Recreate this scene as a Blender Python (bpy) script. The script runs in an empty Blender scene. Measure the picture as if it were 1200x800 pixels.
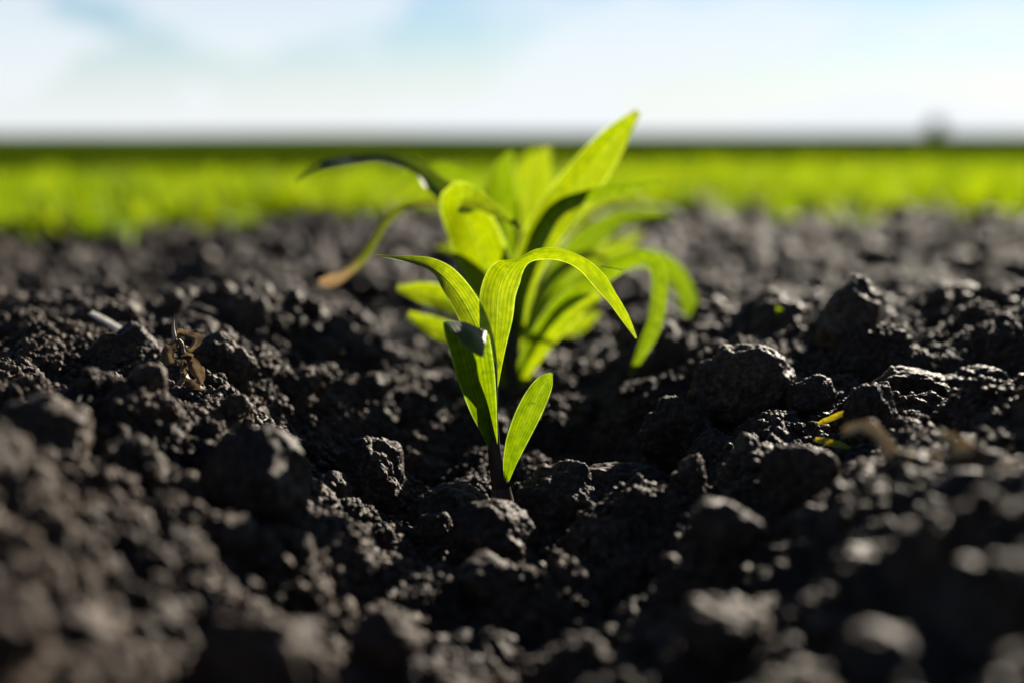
import bpy, math, random
import numpy as np
from mathutils import Vector

# ------------------------------------------------------------------ camera, sky, sun, exposure
SC = bpy.context.scene
COL = SC.collection
FPX = 50.0 / 36.0 * 1200.0
CAM_Z = 0.174
PITCH = math.atan((400 - 157) / FPX)

cam_data = bpy.data.cameras.new("camera")
cam = bpy.data.objects.new("camera", cam_data)
COL.objects.link(cam)
cam.location = (0, 0, CAM_Z)
cam.rotation_euler = (math.pi / 2 - PITCH, 0, 0)
cam_data.lens = 50
cam_data.sensor_width = 36
cam_data.clip_start = 0.01
cam_data.clip_end = 8000
cam_data.dof.use_dof = True
cam_data.dof.focus_distance = 0.672
cam_data.dof.aperture_fstop = 3.1
SC.camera = cam

SUN_AZ = math.radians(27)      # to the right of straight ahead
SUN_EL = math.radians(20.5)

world = bpy.data.worlds.new("World")
SC.world = world
world.use_nodes = True
wn, wl = world.node_tree.nodes, world.node_tree.links
wn.clear()
w_out = wn.new("ShaderNodeOutputWorld")
w_bg = wn.new("ShaderNodeBackground")
w_sky = wn.new("ShaderNodeTexSky")
w_sky.sky_type = 'NISHITA'
w_sky.sun_disc = False
w_sky.sun_elevation = SUN_EL
w_sky.sun_rotation = SUN_AZ
w_sky.air_density = 1.0
w_sky.dust_density = 0.1
w_sky.ozone_density = 1.6
w_tc = wn.new("ShaderNodeTexCoord")
w_sep = wn.new("ShaderNodeSeparateXYZ")
wl.new(w_tc.outputs["Generated"], w_sep.inputs[0])


def wmath(op, a, b=None, clamp=False):
    n = wn.new("ShaderNodeMath")
    n.operation = op
    n.use_clamp = clamp
    for i, v in enumerate((a, b)):
        if v is None:
            continue
        if isinstance(v, (int, float)):
            n.inputs[i].default_value = v
        else:
            wl.new(v, n.inputs[i])
    return n.outputs[0]


w_noise = wn.new("ShaderNodeTexNoise")
w_noise.inputs["Scale"].default_value = 1.0
w_noise.inputs["Detail"].default_value = 5
w_noise.inputs["Roughness"].default_value = 0.5
w_map = wn.new("ShaderNodeMapping")
w_map.inputs["Location"].default_value = (9.1, 2.2, 0)
w_map.inputs["Scale"].default_value = (6.5, 6.5, 17.0)      # heaped clouds, wider than tall
wl.new(w_tc.outputs["Generated"], w_map.inputs[0])
wl.new(w_map.outputs[0], w_noise.inputs["Vector"])
w_ramp = wn.new("ShaderNodeValToRGB")
w_ramp.color_ramp.elements[0].position = 0.41
w_ramp.color_ramp.elements[0].color = (0, 0, 0, 1)
w_ramp.color_ramp.elements[1].position = 0.51
w_ramp.color_ramp.elements[1].color = (1, 1, 1, 1)
wl.new(w_noise.outputs["Fac"], w_ramp.inputs[0])
w_mix = wn.new("ShaderNodeMix")
w_mix.data_type = 'RGBA'
# cloud banks stack up towards the horizon and thin out overhead
low = wmath('SUBTRACT', 1.0, wmath('MULTIPLY', wmath('MAXIMUM', w_sep.outputs[2], 0.0), 4.0), clamp=True)
bank = wmath('SUBTRACT', 1.0, wmath('MULTIPLY', wmath('ABSOLUTE', w_sep.outputs[2]), 14.0), clamp=True)
cover = wmath('MAXIMUM', wmath('MULTIPLY', w_ramp.outputs[0], low), wmath('MULTIPLY', bank, 0.95))
wl.new(cover, w_mix.inputs["Factor"])
w_tint = wn.new("ShaderNodeMix")
w_tint.data_type = 'RGBA'
w_tint.blend_type = 'MULTIPLY'
w_tint.inputs["Factor"].default_value = 1
wl.new(w_sky.outputs[0], w_tint.inputs["A"])
w_tint.inputs["B"].default_value = (0.47, 0.54, 0.67, 1)
wl.new(w_tint.outputs["Result"], w_mix.inputs["A"])
w_mix.inputs["B"].default_value = (6.0, 6.3, 6.7, 1)
wl.new(w_mix.outputs["Result"], w_bg.inputs["Color"])
w_bg.inputs["Strength"].default_value = 0.05
wl.new(w_bg.outputs[0], w_out.inputs[0])

sun_data = bpy.data.lights.new("sun", 'SUN')
sun = bpy.data.objects.new("sun", sun_data)
COL.objects.link(sun)
sun_data.energy = 5.0
sun_data.angle = math.radians(0.53)
sun_data.color = (1.0, 0.89, 0.74)
SUN_DIR = Vector((math.sin(SUN_AZ) * math.cos(SUN_EL), math.cos(SUN_AZ) * math.cos(SUN_EL), math.sin(SUN_EL)))
sun.rotation_euler = SUN_DIR.to_track_quat('Z', 'Y').to_euler()
sun.location = SUN_DIR * 5

SC.view_settings.view_transform = 'Standard'
SC.view_settings.look = 'None'
SC.view_settings.gamma = 1
SC.view_settings.exposure = 1.6
SC.render.engine = 'CYCLES'
SC.cycles.use_denoising = True
SC.cycles.max_bounces = 6
SC.cycles.diffuse_bounces = 3
SC.cycles.glossy_bounces = 2
SC.cycles.transmission_bounces = 4
SC.cycles.sample_clamp_indirect = 4

RNG = np.random.default_rng(11)
random.seed(5)


# ------------------------------------------------------------------ helpers
def at(px, py, d):
    """the point at depth d (metres along +Y) seen in the photograph at px, py"""
    x = (px - 600) / FPX
    y = (400 - py) / FPX
    c, s = math.cos(PITCH), math.sin(PITCH)
    v = Vector((x, c + y * s, -s + y * c))
    v *= d / v.y
    return Vector((v.x, v.y, v.z + CAM_Z))


def _hash(ix, iy, iz, seed):
    h = (ix.astype(np.int64) * 374761393 + iy.astype(np.int64) * 668265263 + iz.astype(np.int64) * 2147483647 + seed * 974634777) & 0xffffffff
    h = ((h ^ (h >> 13)) * 1274126177) & 0xffffffff
    h = ((h ^ (h >> 16)) * 2246822519) & 0xffffffff
    return h ^ (h >> 15)


def _rnd(h):
    return (h & 0xffff).astype(np.float32) / 65535.0


def noise3(x, y, z, seed=0):
    """gradient noise about -1..1"""
    ix, iy, iz = np.floor(x), np.floor(y), np.floor(z)
    fx, fy, fz = x - ix, y - iy, z - iz
    ux, uy, uz = (f * f * f * (f * (f * 6 - 15) + 10) for f in (fx, fy, fz))
    out = 0
    for dx in (0, 1):
        for dy in (0, 1):
            for dz in (0, 1):
                h = _hash(ix + dx, iy + dy, iz + dz, seed)
                gx = (h & 1023) / 511.5 - 1
                gy = ((h >> 10) & 1023) / 511.5 - 1
                gz = ((h >> 20) & 1023) / 511.5 - 1
                w = (ux if dx else 1 - ux) * (uy if dy else 1 - uy) * (uz if dz else 1 - uz)
                out = out + w * (gx * (fx - dx) + gy * (fy - dy) + gz * (fz - dz))
    return out * 1.3


def noise2(x, y, seed=0):
    ix, iy = np.floor(x), np.floor(y)
    fx, fy = x - ix, y - iy
    ux, uy = (f * f * f * (f * (f * 6 - 15) + 10) for f in (fx, fy))
    zero = np.zeros_like(ix)
    out = 0
    for dx in (0, 1):
        for dy in (0, 1):
            h = _hash(ix + dx, iy + dy, zero, seed)
            gx = (h & 4095) / 2047.5 - 1
            gy = ((h >> 12) & 4095) / 2047.5 - 1
            w = (ux if dx else 1 - ux) * (uy if dy else 1 - uy)
            out = out + w * (gx * (fx - dx) + gy * (fy - dy))
    return out * 1.4


def lumps2(x, y, seed, presence=0.8, rmin=0.45, rmax=0.95):
    """round lumps of random size, one per cell, height 0..1"""
    ix, iy = np.floor(x), np.floor(y)
    zero = np.zeros_like(ix)
    best = np.zeros_like(x)
    for dx in (-1, 0, 1):
        for dy in (-1, 0, 1):
            h = _hash(ix + dx, iy + dy, zero, seed)
            h2 = _hash(ix + dx, iy + dy, zero + 7, seed)
            cx_ = ix + dx + _rnd(h)
            cy_ = iy + dy + _rnd(h >> 16)
            r = rmin + (rmax - rmin) * _rnd(h2)
            on = _rnd(h2 >> 16) < presence
            q = 1 - ((x - cx_) ** 2 + (y - cy_) ** 2) / (r * r)
            v = np.where(on & (q > 0), r * np.sqrt(np.maximum(q, 0)), 0)
            best = np.maximum(best, v)
    return best


def lumps3(x, y, z, seed, rmin=0.5, rmax=0.95):
    ix, iy, iz = np.floor(x), np.floor(y), np.floor(z)
    best = np.zeros_like(x)
    for dx in (-1, 0, 1):
        for dy in (-1, 0, 1):
            for dz in (-1, 0, 1):
                h = _hash(ix + dx, iy + dy, iz + dz, seed)
                h2 = _hash(ix + dx, iy + dy, iz + dz, seed + 31)
                r = rmin + (rmax - rmin) * _rnd(h2 >> 12)
                q = 1 - ((x - ix - dx - _rnd(h)) ** 2 + (y - iy - dy - _rnd(h >> 16)) ** 2 + (z - iz - dz - _rnd(h2)) ** 2) / (r * r)
                best = np.maximum(best, r * np.sqrt(np.maximum(q, 0)))
    return best


def mesh_from(name, verts, faces, uvs=None, smooth=True, mats=()):
    """verts (n,3), faces (m,k) arrays"""
    me = bpy.data.meshes.new(name)
    verts = np.ascontiguousarray(verts, dtype=np.float32)
    faces = np.ascontiguousarray(faces, dtype=np.int32)
    m, k = faces.shape
    me.vertices.add(len(verts))
    me.vertices.foreach_set("co", verts.ravel())
    me.loops.add(m * k)
    me.loops.foreach_set("vertex_index", faces.ravel())
    me.polygons.add(m)
    me.polygons.foreach_set("loop_start", np.arange(0, m * k, k, dtype=np.int32))
    me.polygons.foreach_set("loop_total", np.full(m, k, dtype=np.int32))
    if smooth:
        me.polygons.foreach_set("use_smooth", np.ones(m, dtype=bool))
    me.update(calc_edges=True)
    if uvs is not None:
        layer = me.uv_layers.new(name="UVMap")
        layer.data.foreach_set("uv", np.ascontiguousarray(np.asarray(uvs, dtype=np.float32)[faces.ravel()]).ravel())
    for mt in mats:
        me.materials.append(mt)
    return me


def grid_faces(rows, cols):
    i = np.arange(rows - 1)[:, None] * cols + np.arange(cols - 1)[None, :]
    i = i.ravel()
    return np.stack([i, i + 1, i + 1 + cols, i + cols], 1)


def link(name, me, parent=None, loc=None, **props):
    o = bpy.data.objects.new(name, me)
    COL.objects.link(o)
    if parent is not None:
        o.parent = parent
    if loc is not None:
        o.location = loc
    for k, v in props.items():
        o[k] = v
    return o


# ------------------------------------------------------------------ materials
class Mat:
    def __init__(self, name):
        self.m = bpy.data.materials.new(name)
        self.m.use_nodes = True
        self.n, self.l = self.m.node_tree.nodes, self.m.node_tree.links
        self.n.clear()
        self.out = self.n.new("ShaderNodeOutputMaterial")

    def node(self, kind, **ins):
        nd = self.n.new(kind)
        for k, v in ins.items():
            self.put(nd, k.replace("_", " "), v)
        return nd

    def put(self, nd, key, v):
        s = nd.inputs[key] if not isinstance(key, str) or key in nd.inputs else nd.inputs[int(key)]
        if hasattr(v, "is_linked") or isinstance(v, bpy.types.NodeSocket):
            self.l.new(v, s)
        else:
            s.default_value = v

    def math(self, op, a, b=0.5, clamp=False):
        nd = self.n.new("ShaderNodeMath")
        nd.operation = op
        nd.use_clamp = clamp
        self.put(nd, 0, a)
        self.put(nd, 1, b)
        return nd.outputs[0]

    def ramp(self, fac, stops):
        nd = self.n.new("ShaderNodeValToRGB")
        el = nd.color_ramp.elements
        el[0].position, el[0].color = stops[0][0], (*stops[0][1], 1)
        el[1].position, el[1].color = stops[-1][0], (*stops[-1][1], 1)
        for p, c in stops[1:-1]:
            e = el.new(p)
            e.color = (*c, 1)
        self.l.new(fac, nd.inputs[0])
        return nd.outputs[0]

    def mix(self, fac, a, b):
        nd = self.n.new("ShaderNodeMix")
        nd.data_type = 'RGBA'
        self.put(nd, "Factor", fac)
        for k, v in (("A", a), ("B", b)):
            if isinstance(v, tuple):
                v = (*v[:3], 1)
            self.put(nd, k, v)
        return nd.outputs["Result"]


def soil_material():
    M = Mat("dark_tilled_soil")
    geo = M.node("ShaderNodeNewGeometry")
    pos = geo.outputs["Position"]
    n1 = M.node("ShaderNodeTexNoise", Vector=pos, Scale=24.0, Detail=4.0)
    n2 = M.node("ShaderNodeTexNoise", Vector=pos, Scale=330.0, Detail=5.0, Roughness=0.65)
    n3 = M.node("ShaderNodeTexNoise", Vector=pos, Scale=2600.0, Detail=2.0)
    base = M.ramp(n2.outputs["Fac"], [(0.3, (0.0165, 0.0108, 0.0068)), (0.5, (0.040, 0.0268, 0.0172)), (0.75, (0.122, 0.0850, 0.0580))])
    big = M.ramp(n1.outputs["Fac"], [(0.35, (0.55, 0.54, 0.54)), (0.65, (1.25, 1.17, 1.06))])
    mul = M.n.new("ShaderNodeMix")
    mul.data_type = 'RGBA'
    mul.blend_type = 'MULTIPLY'
    mul.inputs["Factor"].default_value = 1
    M.l.new(base, mul.inputs["A"])
    M.l.new(big, mul.inputs["B"])
    bs = M.node("ShaderNodeBsdfPrincipled")
    M.l.new(mul.outputs["Result"], bs.inputs["Base Color"])
    rough = M.node("ShaderNodeMapRange")
    M.l.new(n3.outputs["Fac"], rough.inputs["Value"])
    rough.inputs["From Min"].default_value = 0.35
    rough.inputs["From Max"].default_value = 0.65
    rough.inputs["To Min"].default_value = 0.42
    rough.inputs["To Max"].default_value = 0.80
    M.l.new(rough.outputs[0], bs.inputs["Roughness"])
    bs.inputs["Specular IOR Level"].default_value = 0.10
    b1 = M.node("ShaderNodeBump", Strength=0.9, Distance=0.0011)
    M.l.new(n2.outputs["Fac"], b1.inputs["Height"])
    b2 = M.node("ShaderNodeBump", Strength=0.7, Distance=0.00028)
    M.l.new(n3.outputs["Fac"], b2.inputs["Height"])
    M.l.new(b1.outputs[0], b2.inputs["Normal"])
    M.l.new(b2.outputs[0], bs.inputs["Normal"])
    M.l.new(bs.outputs[0], M.out.inputs[0])
    return M.m


def leaf_material(name, top, glow, dry_tip=None, dry_from=2.0, rough=0.43, mixf=0.62, blotch=0.0, veins=9.0, spec=0.5):
    """thin leaf: glossy diffuse face plus light coming through; UV x along, y across"""
    M = Mat(name)
    uv = M.node("ShaderNodeUVMap")
    sep = M.node("ShaderNodeSeparateXYZ")
    M.l.new(uv.outputs[0], sep.inputs[0])
    u, v = sep.outputs[0], sep.outputs[1]
    # long parallel veins
    vv = M.math('MULTIPLY', v, veins * math.tau)
    wob = M.node("ShaderNodeTexNoise", Scale=1.0, Detail=4.0)
    mp = M.node("ShaderNodeMapping")
    mp.inputs["Scale"].default_value = (3.0, 22.0, 1.0)
    M.l.new(uv.outputs[0], mp.inputs[0])
    M.l.new(mp.outputs[0], wob.inputs["Vector"])
    vv = M.math('ADD', vv, M.math('MULTIPLY', wob.outputs["Fac"], 3.0))
    vein = M.math('POWER', M.math('ADD', M.math('MULTIPLY', M.math('SINE', vv), 0.5), 0.5), 3.0)
    rib = M.math('SUBTRACT', 1.0, M.math('MULTIPLY', M.math('ABSOLUTE', M.math('SUBTRACT', v, 0.5)), 18.0), clamp=True)
    rim = M.math('MULTIPLY', M.math('SUBTRACT', M.math('ABSOLUTE', M.math('SUBTRACT', v, 0.5)), 0.455), 40.0, clamp=True)   # pale thin leaf margin
    geo = M.node("ShaderNodeNewGeometry")
    mott = M.node("ShaderNodeTexNoise", Vector=geo.outputs["Position"], Scale=260.0, Detail=4.0)
    mo = M.ramp(mott.outputs["Fac"], [(0.30, (0.62, 0.72, 0.6)), (0.70, (1.25, 1.16, 1.0))])

    def shade(c):
        dark = tuple(x * 0.62 for x in c)
        pale = tuple(min(1, x * 1.2 + 0.015) for x in c)
        col = M.mix(vein, c, dark)
        col = M.mix(M.math('MULTIPLY', M.math('SUBTRACT', wob.outputs['Fac'], 0.42), 3.2, clamp=True), col, tuple(x * 0.70 for x in c))
        col = M.mix(M.math('MULTIPLY', rib, 0.65), col, pale)
        col = M.mix(M.math('MULTIPLY', rim, 0.75), col, tuple(min(1, x * 1.7 + 0.06) for x in c))
        nd = M.n.new("ShaderNodeMix")
        nd.data_type = 'RGBA'
        nd.blend_type = 'MULTIPLY'
        nd.inputs["Factor"].default_value = 1
        M.l.new(col, nd.inputs["A"])
        M.l.new(mo, nd.inputs["B"])
        return nd.outputs["Result"]

    ct, cg = shade(top), shade(glow)
    if spec < 0.3:
        oi = M.node("ShaderNodeObjectInfo")
        tint = M.ramp(oi.outputs["Random"], [(0.0, (0.45, 0.62, 0.6)), (0.55, (0.95, 1.0, 1.0)), (1.0, (1.25, 1.18, 1.0))])
        for k in (0, 1):
            nd = M.n.new("ShaderNodeMix")
            nd.data_type = 'RGBA'
            nd.blend_type = 'MULTIPLY'
            nd.inputs["Factor"].default_value = 1
            M.l.new((ct, cg)[k], nd.inputs["A"])
            M.l.new(tint, nd.inputs["B"])
            if k == 0:
                ct = nd.outputs["Result"]
            else:
                cg = nd.outputs["Result"]
    if blotch > 0:
        bn = M.node("ShaderNodeTexNoise", Vector=geo.outputs["Position"], Scale=420.0, Detail=3.0)
        bf = M.math('MULTIPLY', M.math('GREATER_THAN', bn.outputs["Fac"], 0.70), blotch)
        ct = M.mix(bf, ct, (0.05, 0.035, 0.012))
        cg = M.mix(bf, cg, (0.04, 0.025, 0.006))
    if dry_tip is not None:
        dn = M.math('ADD', u, M.math('MULTIPLY', M.math('SUBTRACT', wob.outputs["Fac"], 0.5), 0.12))
        f = M.math('MULTIPLY', M.math('SUBTRACT', dn, dry_from), 14.0, clamp=True)
        ct = M.mix(f, ct, dry_tip)
        cg = M.mix(f, cg, tuple(x * 0.9 for x in dry_tip))
    bs = M.node("ShaderNodeBsdfPrincipled")
    M.l.new(ct, bs.inputs["Base Color"])
    bs.inputs["Roughness"].default_value = rough
    bs.inputs["Specular IOR Level"].default_value = spec
    tr = M.node("ShaderNodeBsdfTranslucent")
    M.l.new(cg, tr.inputs["Color"])
    bump = M.node("ShaderNodeBump", Strength=0.35, Distance=0.0005)
    M.l.new(vein, bump.inputs["Height"])
    M.l.new(bump.outputs[0], bs.inputs["Normal"])
    ms = M.node("ShaderNodeMixShader")
    ms.inputs[0].default_value = mixf
    M.l.new(bs.outputs[0], ms.inputs[1])
    M.l.new(tr.outputs[0], ms.inputs[2])
    M.l.new(ms.outputs[0], M.out.inputs[0])
    return M.m


def plain_material(name, stops, scale=200.0, rough=0.6, translucent=0.0, spec=0.4, bump=0.0004):
    M = Mat(name)
    geo = M.node("ShaderNodeNewGeometry")
    n = M.node("ShaderNodeTexNoise", Vector=geo.outputs["Position"], Scale=scale, Detail=5.0, Roughness=0.6)
    c = M.ramp(n.outputs["Fac"], stops)
    bs = M.node("ShaderNodeBsdfPrincipled")
    M.l.new(c, bs.inputs["Base Color"])
    bs.inputs["Roughness"].default_value = rough
    bs.inputs["Specular IOR Level"].default_value = spec
    b = M.node("ShaderNodeBump", Strength=0.5, Distance=bump)
    M.l.new(n.outputs["Fac"], b.inputs["Height"])
    M.l.new(b.outputs[0], bs.inputs["Normal"])
    if translucent:
        tr = M.node("ShaderNodeBsdfTranslucent")
        M.l.new(c, tr.inputs["Color"])
        ms = M.node("ShaderNodeMixShader")
        ms.inputs[0].default_value = translucent
        M.l.new(bs.outputs[0], ms.inputs[1])
        M.l.new(tr.outputs[0], ms.inputs[2])
        M.l.new(ms.outputs[0], M.out.inputs[0])
    else:
        M.l.new(bs.outputs[0], M.out.inputs[0])
    return M.m


def stem_material():
    M = Mat("seedling_stem")
    uv = M.node("ShaderNodeUVMap")
    sep = M.node("ShaderNodeSeparateXYZ")
    M.l.new(uv.outputs[0], sep.inputs[0])
    n = M.node("ShaderNodeTexNoise", Scale=14.0, Detail=3.0)
    M.l.new(uv.outputs[0], n.inputs["Vector"])
    f = M.math('ADD', sep.outputs[0], M.math('MULTIPLY', M.math('SUBTRACT', n.outputs["Fac"], 0.5), 0.18))
    c = M.ramp(f, [(0.05, (0.04, 0.03, 0.02)), (0.22, (0.03, 0.013, 0.015)), (0.48, (0.032, 0.018, 0.013)), (0.68, (0.035, 0.05, 0.010)), (0.9, (0.05, 0.095, 0.01))])
    bs = M.node("ShaderNodeBsdfPrincipled")
    M.l.new(c, bs.inputs["Base Color"])
    bs.inputs["Roughness"].default_value = 0.42
    tr = M.node("ShaderNodeBsdfTranslucent")
    M.l.new(c, tr.inputs["Color"])
    ms = M.node("ShaderNodeMixShader")
    ms.inputs[0].default_value = 0.25
    M.l.new(bs.outputs[0], ms.inputs[1])
    M.l.new(tr.outputs[0], ms.inputs[2])
    M.l.new(ms.outputs[0], M.out.inputs[0])
    return M.m


M_SOIL = soil_material()
M_LEAF = leaf_material("corn_leaf", (0.026, 0.062, 0.003), (0.140, 0.215, 0.001), dry_tip=(0.22, 0.15, 0.06), dry_from=0.985, blotch=0.6)
M_LEAF2 = leaf_material("corn_leaf_yellowish", (0.034, 0.070, 0.003), (0.245, 0.325, 0.001), dry_tip=(0.22, 0.15, 0.06), dry_from=0.97, blotch=0.5)
M_LEAF_DRY = leaf_material("corn_leaf_dry_tip", (0.04, 0.07, 0.010), (0.16, 0.185, 0.012), dry_tip=(0.26, 0.17, 0.075), dry_from=0.84, mixf=0.5)
M_RIB = plain_material("leaf_midrib", [(0.3, (0.60, 0.70, 0.20)), (0.7, (0.72, 0.80, 0.30))], 300, 0.5, 0.9)
M_STEM = stem_material()
M_SHEATH = plain_material('purple_sheath', [(0.3, (0.035, 0.018, 0.017)), (0.7, (0.085, 0.048, 0.040))], 400, 0.45)
M_GRASS = leaf_material("field_grass", (0.034, 0.058, 0.000), (0.275, 0.365, 0.000), mixf=0.7, rough=0.65, spec=0.15, veins=4.0)
M_STRAW = plain_material("dry_straw", [(0.3, (0.30, 0.21, 0.09)), (0.6, (0.48, 0.37, 0.18)), (0.8, (0.55, 0.45, 0.24))], 260, 0.5, 0.3)
M_PALE = plain_material("bleached_straw", [(0.3, (0.60, 0.58, 0.52)), (0.7, (0.82, 0.82, 0.78))], 200, 0.45, 0.6)
M_YELLOW = plain_material("yellowed_leaf", [(0.3, (0.16, 0.11, 0.03)), (0.42, (0.46, 0.41, 0.04)), (0.7, (0.70, 0.62, 0.07))], 500, 0.5, 0.65)
M_WITHER = plain_material("withered_leaf", [(0.35, (0.045, 0.03, 0.018)), (0.58, (0.13, 0.09, 0.05)), (0.66, (0.16, 0.15, 0.03)), (0.8, (0.12, 0.20, 0.02))], 190, 0.6, 0.35)
M_WSTEM = plain_material("withered_stem", [(0.3, (0.05, 0.035, 0.022)), (0.7, (0.22, 0.16, 0.10))], 300, 0.6, 0.0)
M_ROOT = plain_material("root_thread", [(0.3, (0.12, 0.09, 0.06)), (0.7, (0.34, 0.27, 0.19))], 300, 0.6, 0.0)
M_FIELD = plain_material("far_crop", [(0.3, (0.018, 0.030, 0.001)), (0.5, (0.028, 0.046, 0.002)), (0.7, (0.045, 0.068, 0.003))], 1.4, 1.0, 0.0, spec=0.0, bump=0.05)
M_BARK = plain_material("tree_bark", [(0.3, (0.06, 0.05, 0.04)), (0.7, (0.13, 0.11, 0.09))], 3, 0.9, 0.0, bump=0.02)
M_CROWN = plain_material("tree_leaves", [(0.3, (0.035, 0.055, 0.02)), (0.7, (0.07, 0.10, 0.035))], 2, 0.6, 0.3, bump=0.01)

# ------------------------------------------------------------------ the soil
# big clods that the photograph singles out: px centre, depth, width px, height px, label
HEROES = [
    (652, 600, 0.640, 112, 92, "rounded dark clod leaning against the foot of the front seedling"),
    (580, 640, 0.590, 100, 84, "dark clod with a sunlit top just in front of the front seedling"),
    (532, 602, 0.645, 92, 56, "low flat clod with a bright rim beside the front seedling's stem"),
    (512, 630, 0.615, 48, 46, "small pointed clod below the flat clod beside the front seedling"),
    (872, 456, 0.715, 108, 78, "big peaked clod highest on the slope of the right ridge"),
    (792, 512, 0.690, 72, 78, "wedge-shaped clod below the big peaked clod on the right slope"),
    (838, 540, 0.655, 60, 58, "rounded knob clod with a fully lit rim on the right slope"),
    (1000, 386, 0.800, 66, 104, "tall upright clod standing alone on the crest of right ridge"),
    (740, 580, 0.655, 120, 64, "long low clod with a jagged bright rim right of the seedling's foot"),
    (1022, 490, 0.630, 52, 62, "pointed clod between the yellow leaf bits on right ridge"),
    (932, 560, 0.560, 84, 70, "blurred dark clod in front of the yellow leaf bits"),
    (1068, 458, 0.700, 92, 50, "broad rough clod with bright rim behind the pointed clod"),
    (950, 470, 0.690, 60, 46, "small lumpy clod between the peaked clod and the yellow leaf bit"),
    (1150, 462, 0.720, 90, 48, "broad crumbly clod near the right edge, in focus"),
    (142, 418, 0.720, 74, 60, "dark rounded clod beside the pale straw"),
    (262, 432, 0.720, 62, 62, "rounded clod right behind the withered weed"),
    (178, 470, 0.650, 84, 36, "low rough clod at the foot of the withered weed"),
    (292, 570, 0.545, 120, 116, "large blurred dark clod on the left slope with a sunlit edge"),
    (436, 566, 0.675, 78, 84, "slanting clod with a lit right edge on the left slope"),
    (300, 785, 0.385, 170, 140, "huge blurred black clod at the bottom left of the picture"),
    (452, 752, 0.440, 86, 76, "blurred dark clod at the bottom near the middle of the furrow"),
    (846, 745, 0.415, 118, 92, "large blurred dark clod at the bottom right of the furrow"),
    (1020, 672, 0.435, 100, 64, "blurred black oval clod on the right foreground slope"),
    (1150, 590, 0.470, 130, 80, "blurred black clod below the curled tan leaf near right edge"),
    (850, 620, 0.500, 90, 70, "blurred dark clod below the rounded knob clod"),
    (55, 520, 0.520, 110, 84, "blurred dark clod near the left edge below the ridge crest"),
    (1050, 780, 0.350, 150, 96, "blurred dark clod at the bottom right corner"),
]

PROF_X = np.array([-1.2, -0.75, -0.5, -0.30, -0.24, -0.16, -0.12, -0.08, -0.04, 0.0, 0.04, 0.08, 0.11, 0.16, 0.24, 0.30, 0.5, 0.75, 1.2])
PROF_Z = np.array([0.050, 0.042, 0.050, 0.049, 0.049, 0.047, 0.029, 0.006, -0.011, -0.009, -0.004, 0.014, 0.028, 0.043, 0.045, 0.046, 0.048, 0.040, 0.048])

hero_pts = [(at(h[0], h[1], h[2]), h[3] * h[2] / FPX * (0.60 if h[2] > 0.5 else 0.52), h[4] * h[2] / FPX * (0.66 if h[2] > 0.5 else 0.56)) for h in HEROES]


MOUNDS = [(c, rw * 1.3, 0.85 * rh) for c, rw, rh in hero_pts]
for q in ((213, 457, .662), (130, 386, .797), (112, 376, .80), (980, 490, .642), (978, 522, .622), (1046, 540, .515), (1115, 530, .50), (1190, 572, .497), (1175, 358, 1.015), (918, 388, .86), (588, 598, .667)):
    pass
for q in ((206, 484, .625), (214, 462, .662), (120, 412, .73), (122, 402, .76), (116, 384, .785), (496, 672, .562), (1030, 385, .77), (146, 394, .79), (972, 506, .64), (980, 546, .585), (978, 530, .622), (918, 404, .82), (918, 392, .86), (1046, 552, .515), (1040, 575, .485), (1115, 540, .50), (1190, 584, .485), (588, 598, .667)):
    MOUNDS.append((at(*q), 0.024, 0.003))


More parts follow.
